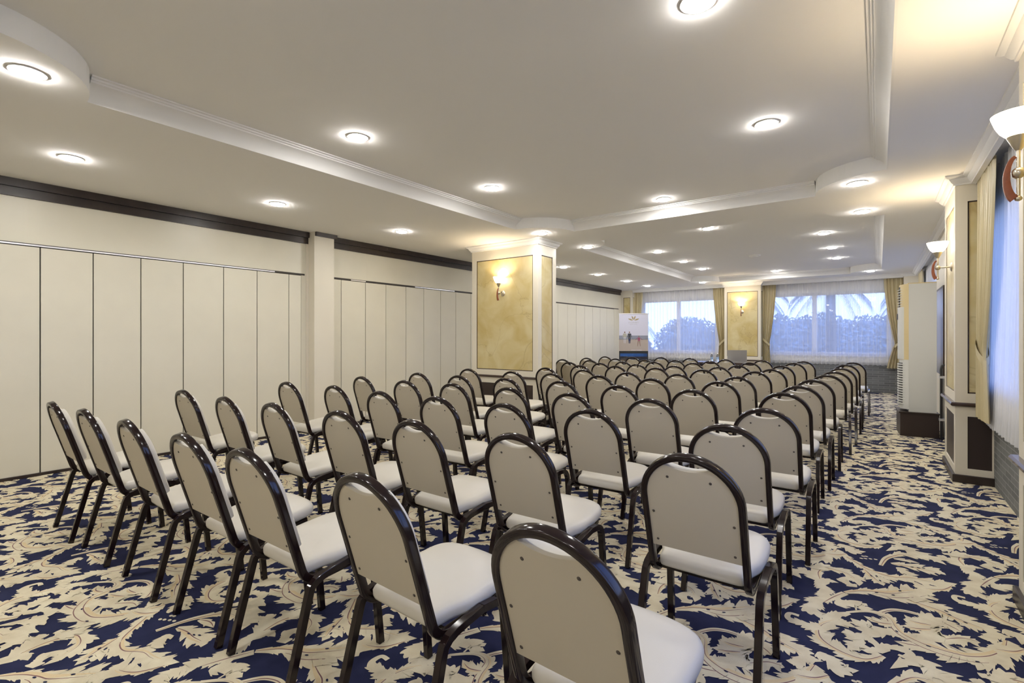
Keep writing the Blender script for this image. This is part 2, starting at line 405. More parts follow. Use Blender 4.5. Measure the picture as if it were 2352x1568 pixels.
for k, (x0, x1, y0, y1) in enumerate(TR):
    for seg in (((x1, y0 + RB), (x1, y1 - RB)), ((x1 - RB, y1), (x0 + RB, y1)), ((x0, y1 - RB), (x0, y0 + RB)), ((x0 + RB, y0), (x1 - RB, y0))):
        mb = MB(); mb.prism(PT, list(seg)); trim(mb, M['plaster'], 'white cove moulding along the ceiling tray', 30)

# crown profile: offset outward (left of travel), from wall face
CR = [(0, -.088), (.018, -.086), (.02, -.072), (.032, -.066), (.055, -.04), (.058, -.03), (.075, -.024), (.095, -.012), (.097, 0), (0, 0)]
CR = [(o * .78, ZC + z) for o, z in CR]

# ------------------------------------------------------------------ left wall
W = MB()
W.box(XL - .12, XL, YB, YF, 2.224, ZC)               # band over the partitions
W.box(XL - .12, XL - .07, YB, YF, 0, 2.23, 1)        # dark void behind panels
W.box(XL - .08, XL, YB, -.11, 0, 2.23, 0)
W.box(XL - .07, XL - .001, 3.79, 4.30, 0, 2.23, 0)
W.box(XL - .07, XL - .001, 14.0, YF, 0, 2.23, 0)
for y in (1.02, 4.9, 8.8): W.box(XL - .005, XL + .0008, y, y + .003, 2.235, 2.655, 2)
struct(W.build('wall_left', [M['cream'], M['seam'], M['cream_paint']]))
mb = MB(); mb.box(XL - .06, XL + .02, YB, YF - .35, 0, .03); struct(mb.build('baseboard_left', M['dark']))
mb = MB(); mb.box(XL - .02, XL + .022, YB, 3.885, 2.65, 2.735); mb.box(XL - .02, XL + .05, YB, 3.885, 2.735, ZC)
mb.box(XL - .02, XL + .022, 4.215, 14.42, 2.65, 2.735); mb.box(XL - .02, XL + .05, 4.215, 14.42, 2.735, ZC)
trim(mb, M['dark'], 'dark wood ceiling trim above the partition')
mb = MB()
mb.box(XL - .02, XL + .15, 3.898, 4.21, 0, ZC); mb.box(XL - .02, XL + .012, 3.86, 3.898, 0, ZC)
o = struct(mb.build('pilaster', M['cream_paint']), 'cream pilaster between the two partition runs')
mb = MB(); mb.box(XL, XL + .18, 3.91, 4.245, 2.755, ZC); mb.build('pilaster_cap', M['dark'], o)
mb = MB(); mb.box(XL - .04, XL + .004, -.11, 3.84, 2.201, 2.225, 0); mb.box(XL - .04, XL + .004, 4.27, 14.3, 2.201, 2.225, 0)
for a, b in ((-.11, 3.41), (4.6, 4.87), (5.9, 6.9)): mb.box(XL, XL + .0065, a, b, 2.204, 2.217, 1)
trim(mb, [M['seam'], M['alu']], 'overhead sliding track of the folding partition')
runs = [[-.11, .30, .71, 1.11, 1.51, 1.92, 2.33, 2.77, 3.18, 3.61, 3.79], [4.27, 4.43, 4.87, 5.27, 5.70, 6.11, 6.53, 6.94, 7.37, 7.80, 8.23, 8.66, 9.08, 9.5, 9.9, 10.3, 10.68, 11.17, 11.62, 12.10, 12.57, 13.04, 13.48, 13.97, 14.13]]
places = [['ahead of the cream pilaster', 10], ['beyond the cream pilaster', 24]]
for r, ys in enumerate(runs):
    n = len(ys) - 1
    for i in range(n):
        a, b = ys[i], ys[i + 1]
        k = (n - i) if r == 0 else i + 1
        kk = ORD[k] if k < len(ORD) else ['fourteenth', 'fifteenth', 'sixteenth', 'seventeenth', 'eighteenth', 'nineteenth', 'twentieth', 'twenty-first', 'twenty-second', 'twenty-third', 'twenty-fourth'][k - 14]
        t = thing('partition_panel', 'cream folding partition panel, %s from the wall pilaster %s' % (kk, 'on the near side' if r == 0 else 'toward the far windows'), 'partition panel', (XL, (a + b) / 2, .03), 0, 'folding partition panels')
        h = (b - a) / 2
        mb = MB(); mb.box(-.065, 0, -h + .005, h - .005, 0, 2.165); mb.build('panel_leaf', M['cream'], t)
        mb = MB(); mb.box(-.06, -.012, h - .005, h + .004, 0, 2.165); mb.build('edge_seal', M['seam'], t)

# ------------------------------------------------------------------ far wall, right wall, back wall, windows
SZ0, SZ1 = .90, 2.47
def holed_wall(name, axis, face, depth, a0, a1, holes, brickm, zb=.72):
    """wall slab with window holes; axis 0: runs along X at Y=face..face+depth; axis 1: runs along Y"""
    mb = MB()
    def bx(p0, p1, z0, z1, m):
        if axis == 0: mb.box(p0, p1, face, face + depth, z0, z1, m)
        else: mb.box(face, face + depth, p0, p1, z0, z1, m)
    bx(a0, a1, 0, zb, 1); bx(a0, a1, zb, SZ0, 0); bx(a0, a1, SZ1, ZC + .2, 0)
    x = a0
    for h0, h1 in holes + [(a1, a1)]:
        if h0 > x: bx(x, h0, SZ0, SZ1, 0)
        x = h1
    return struct(mb.build(name, [M['plaster'], brickm]))
FH = [(-5.92, -3.70), (-2.40, .22)]
RH = [(.2, 2.55), (3.56, 6.04), (10.1, 13.9)]
holed_wall('wall_far', 0, YF, .18, XL - .1, XR + .2, FH, M['brickx'])
holed_wall('wall_right', 1, XR, .18, YB, YF + .18, RH, M['bricky'])
mb = MB(); mb.box(XL - .1, XR + .2, YB - .12, YB, 0, ZC + .2); struct(mb.build('wall_back', M['cream_paint']))
wn = [0]
def window(axis, face, h0, h1, mull):
    wn[0] += 1
    f = MB(); g = MB()
    def bx(mb, p0, p1, d0, d1, z0, z1):
        if axis == 0: mb.box(p0, p1, face + d0, face + d1, z0, z1)
        else: mb.box(face + d0, face + d1, p0, p1, z0, z1)
    bx(f, h0, h0 + .06, .05, .12, SZ0, SZ1); bx(f, h1 - .06, h1, .05, .12, SZ0, SZ1)
    bx(f, h0 + .06, h1 - .06, .05, .12, SZ0, SZ0 + .06); bx(f, h0 + .06, h1 - .06, .05, .12, SZ1 - .06, SZ1)
    for c in mull: bx(f, c - .05, c + .05, .052, .118, SZ0 + .06, SZ1 - .06)
    bx(f, h0 - .02, h1 + .02, -.03, .05, SZ0 - .04, SZ0)
    o = struct(f.build('window_%d' % wn[0], M['winframe']))
    bx(g, h0 + .05, h1 - .05, .083, .087, SZ0 + .05, SZ1 - .05); g.build('pane', M['glass'], o)
window(0, YF, *FH[0], (-4.81,)); window(0, YF, *FH[1], (-1.32,))
for h in RH: window(1, XR, *h, ((h[0] + h[1]) / 2,))

# cornice (pelmet) in front of the curtain recess, breaking forward round the columns
PX, PY = .69, 14.56
mb = MB()
CP = [(-.02, ZC - .095)] + CR[:-1] + [(-.02, ZC)]
path = [(PX, YB), (PX, 2.56), (.568, 2.56), (.568, 3.512), (PX, 3.512), (PX, 6.085), (.568, 6.085), (.568, 6.95), (PX, 6.95), (PX, 14.40), (.47, 14.40), (.47, PY),
        (-2.50, PY), (-2.50, 14.42), (-3.41, 14.42), (-3.41, PY), (XL, PY)]
mb.prism(CP, path); trim(mb, M['plaster'], 'white cornice along the window walls', 30)

# ------------------------------------------------------------------ columns
def face_panels(mb, cm, ax, face, sgn, a0, a1, mg, z0=0., simple=False):
    """framing drawn as raised boards, marble/dark insets recessed, on one face. ax 0: face at Y, spans X; ax 1: face at X, spans Y"""
def column(label, x0, x1, y0, y1, faces, mg=.095, crown=True, zt=ZC, wallside=None):
    """cream timber column: faces lists which of S(-Y) N(+Y) W(-X) E(+X) are panelled"""
    body = MB(); d = .016
    body.box(x0 + d, x1 - d, y0 + d, y1 - d, 0, zt)
    o_pan = []
    for fc in faces:
        ax = 0 if fc in 'SN' else 1
        a0, a1 = (x0, x1) if ax == 0 else (y0, y1)
        m1 = wallside if (wallside is not None and ax == 0) else mg
        face = {'S': y0, 'N': y1, 'W': x0, 'E': x1}[fc]; inn = d if fc in 'SW' else -d
        def bx(mb, p0, p1, f0, f1, z0, z1, m=0):
            f0, f1 = min(f0, f1), max(f0, f1)
            if ax == 0: mb.box(p0, p1, f0, f1, z0, z1, m)
            else: mb.box(f0, f1, p0, p1, z0, z1, m)
        e0 = a0 + (d if ax else 0); e1 = a1 - (d if ax else 0)
        for za, zb, zc, zd in ((.075, .135, .61, .70), (.735, .82, 2.572, zt)):
            bx(body, e0, a0 + mg, face, face + inn * 1.02, za, zd); bx(body, a1 - m1, e1, face, face + inn * 1.02, za, zd)
            bx(body, a0 + mg, a1 - m1, face, face + inn * 1.02, za, zb); bx(body, a0 + mg, a1 - m1, face, face + inn * 1.02, zc, zd)
        o_pan.append((ax, a0 + mg, a1 - m1, face + inn * .85, inn))
    o = struct(body.build('column', M['cream_paint']), label)
    for ax, p0, p1, f, inn in o_pan:
        mb = MB(); lw = .012
        for (z0, z1, ms) in ((.82, 2.572, 1),):
            f2 = f - inn * .30
            lo, hi = min(f, f2), max(f, f2); lo2, hi2 = min(f, f - inn * .45), max(f, f - inn * .45)
            B = (lambda q0, q1, z0, z1, m, l=lo, h=hi: mb.box(q0, q1, l, h, z0, z1, m) if ax == 0 else mb.box(l, h, q0, q1, z0, z1, m))
            B(p0, p1, z0, z1, 0)
            for q in ((p0, p0 + lw, z0, z1), (p1 - lw, p1, z0, z1), (p0, p1, z0, z0 + lw), (p0, p1, z1 - lw, z1)): B(*q, 1, lo2, hi2)
        mb.build('marble_panel', [M['marble'], M['rail']], o)
        mb = MB()
        lo, hi = min(f, f - inn * .3), max(f, f - inn * .3)
        (mb.box(p0, p1, lo, hi, .135, .61) if ax == 0 else mb.box(lo, hi, p0, p1, .135, .61))
        mb.build('dark_panel', M['darkbox'], o)
    mb = MB()
    pr = [(0, .70), (.022, .70), (.032, .708), (.034, .722), (.026, .735), (0, .735)]
    loop = [(x0, y0), (x0, y1), (x1, y1), (x1, y0)]
    mb.prism(pr, loop, True); mb.build('dado_rail', M['rail'], o, 30)
    mb = MB(); mb.prism([(0, 0), (.02, 0), (.02, .07), (.014, .075), (0, .075)], loop, True); mb.build('plinth', M['dark'], o)
    if crown:
        mb = MB(); mb.prism(CR, loop, True); mb.build('crown_moulding', M['plaster'], o, 30)
    return o
column('freestanding cream column with ochre marble panels among the chairs', -5.37, -4.068, 6.134, 6.641, 'SNEW')
column('cream column with ochre marble panels between the far windows', -3.41, -2.50, 14.42, YF - .002, 'SWE', .07, False)
column('cream wall column with marble panels beside the air conditioner', .568, XR - .002, 6.085, 6.95, 'SWN', .085, False, ZC, .012)
column('cream wall column at the right edge, beside the camera', .568, XR - .002, 2.56, 3.512, 'SWN', .085, False, ZC, .012)
column('narrow cream corner pilaster by the roll-up banner', XL + .002, -6.12, 14.50, YF - .002, 'SE', .07, False)
column('cream corner pilaster behind the air conditioner', .47, XR - .002, 14.40, YF - .002, 'SW', .07, False)
mb = MB(); mb.box(.70, XR - .002, 8.5, 9.75, 0, ZC)
o = struct(mb.build('pier', M['cream_paint']), 'cream wall pier behind the air conditioner')
mb = MB(); mb.box(.69, .702, 8.62, 9.62, .82, 2.0, 0); mb.box(.684, .70, 8.6, 9.64, 2.0, 2.02, 1); mb.box(.684, .70, 8.6, 8.62, .82, 2.0, 1); mb.box(.684, .70, 9.62, 9.64, .82, 2.0, 1)
mb.build('pier_panel', [mat('smoked_panel', (.34, .35, .42), .2), M['rail']], o)
# ------------------------------------------------------------------ chairs
LN = radians(16.7); SL, CL = sin(LN), cos(LN)
def bp(x, s, n): return (x, s * SL + n * CL, H - s * CL + n * SL)
def rect_path_bend(): pass
def make_chair():
    t = thing('banquet_chair', 'chair', 'chair')
    # hoop + side rails: one bent tube
    w = .1775; r = .07; zc = .378 + r; Pz = zc - r * SL; sP = (H - Pz) / CL
    Py = sP * SL; cy = Py + r * CL
    side = []
    for k in range(9):
        a = k / 8; ang = LN + (pi / 2 - LN) * a        # direction swings from down-slope to forward
        side.append((cy - r * cos(ang), zc - r * sin(ang)))
    right = [(w, y, z) for y, z in side] + [(w, .40, .388), (w * .93, .50, .402)]
    arc = [bp(w * cos(a), .19 - w * sin(a), 0) for a in [pi * k / 28 for k in range(29)]]
    up = [bp(w, .19 + (sP - .19) * k / 4, 0) for k in range(4, 0, -1)]
    path = list(reversed(right))[:-1] + up + arc + [(-x, y, z) for x, y, z in reversed(up)] + [(-x, y, z) for x, y, z in right[1:]]
    mb = MB(); mb.sweep(path, .0245, .031, Vector((1, 0, 0)), .3)
    mb.box(-.17, .17, .19, .21, .376, .390); mb.box(-.165, .165, .47, .49, .395, .410)
    mb.build('hoop_frame', M['frame'], t, 45)
    for sx in (1, -1):
        top = .412; x0 = .220; x1 = .2155
        pr = [(sx * x0, .060, 0), (sx * x1, .150, .348), (sx * x1, .158, .370), (sx * x1, .178, .387), (sx * x1, .208, .398), (sx * x1, .26, .407)]
        pr.append((sx * x1, .33, top + .004))
        mb = MB(); mb.sweep([Vector(p) for p in pr], .0265, .027, Vector((1, 0, 0)), .14); mb.build('leg', M['frame'], t, 20)
        pf = [(sx * x0, .485, 0), (sx * x1, .455, .33)]
        for k in range(1, 7):
            u = k / 6; pf.append((sx * x1, .455 - .008 * u - .075 * u ** 2, .33 + (top - .33) * (1 - (1 - u) ** 2)))
        pf.append((sx * x1, .33, top + .004))
        mb = MB(); mb.sweep([Vector(p) for p in pf], .0265, .027, Vector((1, 0, 0)), .14); mb.build('leg', M['frame'], t, 20)
    # seat cushion
    half = [(0, .158), (.11, .159), (.148, .162), (.162, .178), (.172, .235), (.198, .31), (.2, .44), (.189, .505), (.156, .546), (.09, .566), (0, .571)]
    hh = crom(half, 4)
    ol = hh[:-1] + [(-x, y) for x, y in reversed(hh[1:])]
    cx, cyy = 0, .36
    def ring(z, ins): return [(cx + (x - cx) * (1 - ins / .19), cyy + (y - cyy) * (1 - ins / .21), z - .004 + .085 * (y - .36)) for x, y in ol]
    mb = MB(); mb.rings([ring(z, i) for z, i in ((.418, .012), (.420, .003), (.428, 0), (.446, -.001), (.458, .004), (.466, .014), (.471, .032), (.475, .07), (.477, .13))])
    mb.build('seat', M['vinyl'], t, 60)
    # back panel (rear board) outline
    R = .168; out = []
    a0 = math.acos(.088 / R)
    dip0 = .19 - R * sin(a0)
    out += [(-R, .4165), (-R, .30), (-R, .19)]
    for k in range(1, 13):
        a = pi - (pi - (pi - a0)) * k / 12; out.append((R * cos(a), .19 - R * sin(a)))
    for k in range(1, 14):
        u = -1 + 2 * k / 14; out.append((.088 * u, dip0 + .017 * (1 - u * u)))
    for k in range(0, 13):
        a = a0 * (1 - k / 12); out.append((R * cos(a), .19 - R * sin(a)))
    out += [(R, .30), (R, .4165)]
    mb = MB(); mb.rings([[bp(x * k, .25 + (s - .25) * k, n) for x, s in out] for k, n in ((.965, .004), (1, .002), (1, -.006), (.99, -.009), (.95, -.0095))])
    pan = mb.build('back_panel', M['vinyl_shaded'], t, 50)
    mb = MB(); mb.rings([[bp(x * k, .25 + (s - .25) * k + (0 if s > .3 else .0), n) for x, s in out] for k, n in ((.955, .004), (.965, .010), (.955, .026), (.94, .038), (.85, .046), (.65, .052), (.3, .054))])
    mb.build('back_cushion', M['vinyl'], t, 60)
    for x, s in ((-.078, .098), (.078, .098), (-.148, .26), (.148, .26), (-.143, .385), (.143, .385)):
        mb = MB(); c = bp(x, s, -.0095)
        rg = []
        for rr, nn in ((.0052, .001), (.0052, -.0012), (.003, -.0026)):
            rg.append([bp(x + rr * cos(2 * pi * k / 10), s + rr * sin(2 * pi * k / 10), -.0095 + nn) for k in range(10)])
        mb.rings(rg); mb.build('rivet', M['rivet'], pan, 30)
    return t
ROWS = [
 [(-4.41, .805), (-3.815, .835), (-3.145, .858), (-2.49, .885), (-1.96, .90), (-1.30, .95), (-.60, .93)],
 [(-4.55, 1.62), (-3.79, 1.612), (-3.18, 1.645), (-2.53, 1.70), (-1.93, 1.73), (-1.30, 1.76), (-.56, 1.82)],
 [(-4.57, 2.51), (-3.89, 2.57), (-3.18, 2.51), (-2.57, 2.53), (-1.95, 2.53), (-1.38, 2.62), (-.60, 2.56)],
 [(-4.55, 3.35), (-3.79, 3.30), (-3.20, 3.36), (-2.55, 3.37), (-1.91, 3.31), (-1.28, 3.32), (-.55, 3.28)],
 [(-4.47, 4.10), (-3.80, 4.09), (-3.17, 4.14), (-2.52, 4.19), (-1.87, 4.10), (-1.23, 4.13), (-.59, 4.32)],
 [(-4.50, 5.05), (-3.73, 5.01), (-3.15, 5.03), (-2.54, 5.06), (-1.91, 5.01), (-1.25, 5.07), (-.56, 5.02)],
 [(-3.80, 5.91), (-3.16, 5.86), (-2.49, 5.74), (-1.89, 5.81), (-1.24, 5.79), (-.53, 5.83)],
 [(-3.70, 6.73), (-3.19, 6.91), (-2.53, 6.82), (-1.89, 6.82), (-1.25, 6.82), (-.47, 6.66)],
 [(-4.32, 7.48), (-3.76, 7.55), (-3.11, 7.53), (-2.49, 7.47), (-1.87, 7.56), (-1.16, 7.43), (-.44, 7.37)],
 [(-4.99, 8.38), (-4.40, 8.40), (-3.67, 8.26), (-3.18, 8.49), (-2.52, 8.52), (-1.74, 8.20), (-1.18, 8.42), (-.42, 8.27)],
 [(-4.93, 9.27), (-4.27, 9.26), (-3.61, 9.18), (-3.09, 9.35), (-2.45, 9.31), (-1.77, 9.20), (-1.14, 9.46), (-.41, 9.34)],
 [(-4.96, 10.20), (-4.29, 10.16), (-3.80, 10.54), (-3.14, 10.42), (-2.40, 10.22), (-1.76, 10.26), (-1.08, 10.24), (-.35, 10.28)],
]
ROT = {}
proto = make_chair(); first = True
rr = random.Random(3)
for ri, row in enumerate(ROWS):
    for ci, (x, y) in enumerate(row):
        c = proto if first else copy_tree(proto); first = False
        c.location = (x, y, .0038); c.rotation_euler.z = radians(ROT.get((ri, ci), rr.uniform(-2.2, 2.2)))
        n = len(row)
        rowname = 'the rearmost row' if ri == 0 else ('the front row' if ri == 11 else 'the %s row from the rear' % ORD[ri + 1])
        if ci == n - 1: pos = 'at the aisle end'
        elif ci == 0: pos = 'at the partition end'
        else: pos = '%s from the aisle end' % ORD[n - ci]
        c['label'] = 'white hoop-back chair in %s, %s' % (rowname, pos); c['group'] = 'rows of banquet chairs'

# ------------------------------------------------------------------ ceiling lights
def make_light():
    t = thing('downlight', 'downlight', 'ceiling light')
    mb = MB(); mb.lathe([(.079, 0), (.083, -.002), (.082, -.006), (.075, -.007), (.073, -.003)], n=32); mb.build('trim_ring', M['ring'], t, 40)
    mb = MB(); mb.lathe([(.0735, -.003), (.072, -.009), (.062, -.016), (.043, -.019), (.016, -.021)], n=28); mb.build('diffuser', M['bulb'], t, 60)
    return t
LP = [(-5.34, 1.1, 0, 'above the partition, nearest the camera'), (-5.34, 2.84, 0, 'above the partition, second from the camera'), (-5.34, 4.61, 0, 'above the partition, third from the camera'),
 (-5.31, 8.97, 0, 'beside the partition, just past the freestanding column'), (-5.29, 10.52, 0, 'beside the partition, second past the freestanding column'), (-5.29, 12.18, 0, 'beside the partition, third past the freestanding column'), (-5.3, 13.66, 0, 'nearest the roll-up banner'),
 (-3.81, 0.6, 0, 'in the scalloped corner at the top left'), (-0.16, 5.77, 0, 'in the near tray scallop by the wall column'), (-3.83, 5.87, 0, 'right above the freestanding column'),
 (-3.82, 7.22, 0, 'in the far tray scallop behind the freestanding column'), (-0.15, 7.1, 0, 'in the far tray scallop by the wall column'), (-0.14, 13.58, 0, 'in the last scallop above the right far window'), (-3.79, 13.67, 0, 'in the last scallop above the left far window'),
 (-3.38, 2.46, 1, 'near tray, partition side, nearest'), (-3.36, 4.16, 1, 'near tray, partition side, second'), (-0.7, 2.45, 1, 'near tray, window side, cut by the top edge'), (-0.68, 4.15, 1, 'near tray, window side, second'), (-2.02, 5.7, 1, 'near tray, centred at its far end'),
 (-2.03, 7.62, 1, 'far tray, centred at its near end'), (-3.35, 9.14, 1, 'far tray, partition side, nearest'), (-3.33, 10.62, 1, 'far tray, partition side, middle'), (-3.33, 12.03, 1, 'far tray, partition side, farthest'),
 (-0.68, 9.04, 1, 'far tray, window side, nearest'), (-0.67, 10.57, 1, 'far tray, window side, middle'), (-0.68, 12.01, 1, 'far tray, window side, farthest'), (-2.0, 13.45, 1, 'far tray, centred at its far end'),
 (-.16, .64, 0, 'near tray scallop above the camera'), (-2.04, .80, 1, 'near tray, centred at its near end'),
 (-5.37, -.6, 0, 'behind the camera by the partition'), (-3.4, -1.3, 0, 'behind the camera, second from partition'), (-.7, -1.3, 0, 'behind the camera by the windows'), (-2.04, -1.3, 0, 'behind the camera, mid room'), (-2.04, -2.5, 0, 'behind the camera at the back wall')]
lp = make_light()
for i, (x, y, up, lab) in enumerate(LP):
    c = lp if i == 0 else copy_tree(lp)
    c.location = (x, y, (ZT if up else ZC) - .0005); c['label'] = 'round glowing downlight, ' + lab; c['group'] = 'recessed ceiling lights'
t = thing('smoke_detector', 'flat round white disc in the middle of the far ceiling tray', 'smoke detector', (-1.96, 10.66, ZT))
mb = MB(); mb.lathe([(.11, 0), (.11, -.012), (.095, -.022)], n=28); mb.build('detector_base', M['ring'], t, 40)
mb = MB(); mb.lathe([(.06, -.021), (.058, -.032), (.03, -.036)], n=24); mb.build('detector_cap', M['ring'], t, 40)

# ------------------------------------------------------------------ wall sconces
def make_sconce():
    """local +Y points away from the wall (plate at y=0); z=0 at the arm"""
    t = thing('wall_sconce', 'sconce', 'wall lamp')
    mb = MB()
    mb.rings([[(r * cos(2 * pi * k / 20), y, r * sin(2 * pi * k / 20)) for k in range(20)] for r, y in ((.045, 0), (.045, .006), (.036, .014), (.016, .02))]); mb.build('wall_plate', M['metal'], t, 40)
    mb = MB(); mb.sweep([(0, .012, 0), (0, .115, 0)], .014, .014, Vector((1, 0, 0)), round_=True)
    mb.rings([[(r * cos(2 * pi * k / 16), .11 + y, r * sin(2 * pi * k / 16)) for k in range(16)] for r, y in ((.004, -.022), (.017, -.017), (.024, -.006), (.024, .006), (.017, .017), (.004, .022))]); mb.build('arm', M['metal'], t, 50)
    mb = MB(); mb.sweep([(0, .11, -.095), (0, .11, .10)], .0135, .0135, Vector((1, 0, 0)), round_=True)
    mb.lathe([(.003, -.118), (.011, -.114), (.013, -.106), (.009, -.098), (.005, -.095)], (0, .11, 0), 14); mb.build('stem', M['metal'], t, 50)
    pts = []; 
    for k in range(15):
        a = radians(108 + 172 * k / 14); pts.append((0, .135 + .062 * -cos(a) * -1 * -1 + 0, -.022 + .088 * sin(a)))
    pts = [(0, .112 + .034 * cos(radians(u)), -.020 + .092 * sin(radians(u))) for u in [78 - 150 * k / 14 for k in range(15)]]
    mb = MB(); mb.sweep(pts, .016, .024, Vector((1, 0, 0)), .3, taper=[.55 + .75 * k / 14 for k in range(15)]); mb.build('wooden_bow', M['redwood'], t, 40)
    mb = MB(); mb.lathe([(.010, .095), (.013, .10), (.022, .118), (.036, .150), (.037, .154), (.01, .154)], (0, .11, 0), 24); mb.build('holder', M['metal'], t, 50)
    mb = MB(); mb.lathe([(.03, .152), (.040, .158), (.058, .178), (.071, .203), (.081, .233), (.086, .250), (.083, .250), (.078, .234), (.068, .205), (.055, .181), (.037, .163), (.02, .159)], (0, .11, 0), 32); mb.build('glass_shade', M['shade'], t, 60)
    mb = MB(); mb.lathe([(.004, .166), (.02, .172), (.028, .19), (.026, .21), (.014, .224), (.004, .227)], (0, .11, 0), 14); mb.build('bulb', M['hot'], t, 60)
    return t
sp = make_sconce()
for i, (x, y, rz, lab) in enumerate([(.582, 2.93, 90, 'large lit bowl sconce at the right edge of the view'), (.582, 6.44, 90, 'lit bowl sconce on the wall column beside the air conditioner'),
                                     (-4.74, 6.148, 180, 'lit bowl sconce on the freestanding marble column'), (-2.96, 14.434, 180, 'lit bowl sconce on the column between the far windows')]):
    c = sp if i == 0 else copy_tree(sp)
    c.location = (x, y, 2.02); c.rotation_euler.z = radians(rz); c['label'] = lab; c['group'] = 'wall sconces'
# ------------------------------------------------------------------ curtains
def cloth(name, m, p0, p1, z0, z1, folds, amp, wl=None, parent=None, seed=0, nu=None, nv=26, flare=0., depth=None):
    """hanging cloth from p0 to p1 (2-D); wl(t)->(left,right) fractions at height t (0 top, 1 bottom)"""
    rnd = random.Random(seed); nu = nu or folds * 8
    P0, P1 = Vector(p0), Vector(p1); d = P1 - P0; nn = Vector((-d.y, d.x)).normalized()
    ph = [rnd.uniform(-.35, .35) for _ in range(folds + 2)]; am = [rnd.uniform(.65, 1.2) for _ in range(folds + 2)]
    mb = MB(); g = []
    for i in range(nv + 1):
        t = i / nv; l, r = wl(t) if wl else (0, 1); row = []
        for j in range(nu + 1):
            s = j / nu; k = s * folds; a = int(k); fr = k - a
            jit = ph[a] * (1 - fr) + ph[a + 1] * fr; aa = am[a] * (1 - fr) + am[a + 1] * fr
            u = l + (r - l) * s + .15 * sin(2 * pi * (k + jit)) / folds * .5 * (r - l)
            off = amp * aa * sin(2 * pi * (k + jit) + .5 * sin(2.2 * t + a)) * (.75 + .35 * t) + flare * t ** 3
            if depth: off += depth(t)
            p = P0 + d * u + nn * off
            row.append((p.x, p.y, z1 + (z0 - z1) * t + (.006 * sin(2 * pi * k) if i == nv else 0)))
        g.append(row)
    mb.rings(g, closed=False)
    return mb.build(name, m, parent, 80)
def pinch(side, tt=.73, w=.34, wb=.6):
    def f(t):
        if t < tt: k = 1 - (1 - w) * (t / tt) ** 1.6
        else: k = w + (wb - w) * ((t - tt) / (1 - tt)) ** .8
        return (0, k) if side == 'L' else (1 - k, 1)
    return f
def drape(label, p0, p1, side, z0=.60, z1=2.74, folds=6, amp=.03, seed=1, w=.34, wb=.6, tt=.73):
    c = Vector(((p0[0] + p1[0]) / 2, (p0[1] + p1[1]) / 2, 0))
    t = thing('drape', label, 'curtain', c, 0, 'tied satin drapes')
    q0 = (p0[0] - c.x, p0[1] - c.y); q1 = (p1[0] - c.x, p1[1] - c.y)
    cloth('cloth', M['gold'], q0, q1, z0, z1, folds, amp, pinch(side, tt, w, wb), t, seed, nv=34)
    # tie-back band hugging the gathered cloth
    P0, P1 = Vector(q0), Vector(q1); d = P1 - P0; nn = Vector((-d.y, d.x)).normalized(); zt = z1 + (z0 - z1) * tt
    mb = MB(); rows = []
    e0, e1 = (0, w) if side == 'L' else (1 - w, 1)
    for k in range(25):
        a = 2 * pi * k / 24; u = (e0 + e1) / 2 + (e1 - e0) * .56 * cos(a)
        p = P0 + d * u + nn * (amp * 1.7 * sin(a)); s = (u - e0) / (e1 - e0); s = s if side == 'L' else 1 - s
        zz = zt + .10 - .16 * s
        rows.append([(p.x, p.y, zz - .035), (p.x, p.y, zz + .035)])
    mb.rings(rows, closed=False); mb.build('tieback', M['gold'], t, 80)
    return t
drape('tan satin drape hanging behind the roll-up banner', (-6.16, 14.66), (-5.86, 14.66), 'L', seed=2, folds=4, amp=.025)
drape('tan satin drape tied back on the partition side of the far column', (-3.76, 14.66), (-3.43, 14.66), 'R', seed=3, z0=.62, folds=5, amp=.025, w=.5, wb=.6)
drape('tan satin drape tied back on the aisle side of the far column', (-2.49, 14.66), (-2.17, 14.66), 'L', seed=4, z0=.62, folds=5, amp=.025, w=.52, wb=.58)
drape('tan satin drape tied back beside the air conditioner', (.10, 14.66), (.46, 14.66), 'R', seed=5, folds=5, amp=.025, w=.42, wb=.85)
drape('tan satin drape against the side of the wall column', (.725, 5.30), (.725, 6.05), 'R', seed=16, folds=8, amp=.022, w=.45, wb=.62, z0=.62)
drape('tan satin drape high in the far right corner', (.725, 13.25), (.725, 14.0), 'R', seed=7, folds=6)
drape('tan satin drape on the hidden side of the right edge column', (.725, 3.53), (.725, 3.76), 'L', seed=9, folds=3, amp=.02, z0=.62)
for lab, p0, p1, f, sd, z0, fl in (('white sheer curtain over the left far window', (-6.05, 14.735), (-3.50, 14.735), 26, 11, .66, 0), ('white sheer curtain over the right far window', (-2.36, 14.735), (.30, 14.735), 28, 12, .66, 0),
                           ('white sheer curtain over the near side window', (.80, 3.56), (.80, 5.95), 22, 13, .57, .03), ('white sheer curtain over the far side window', (.80, 10.0), (.80, 13.8), 30, 14, .62, 0)):
    tag(cloth('sheer_curtain', M['sheer'], p0, p1, z0, 2.76, f, .017, None, None, sd, nu=f * 10, nv=14, flare=fl), lab, 'curtain', 'sheer window curtains')

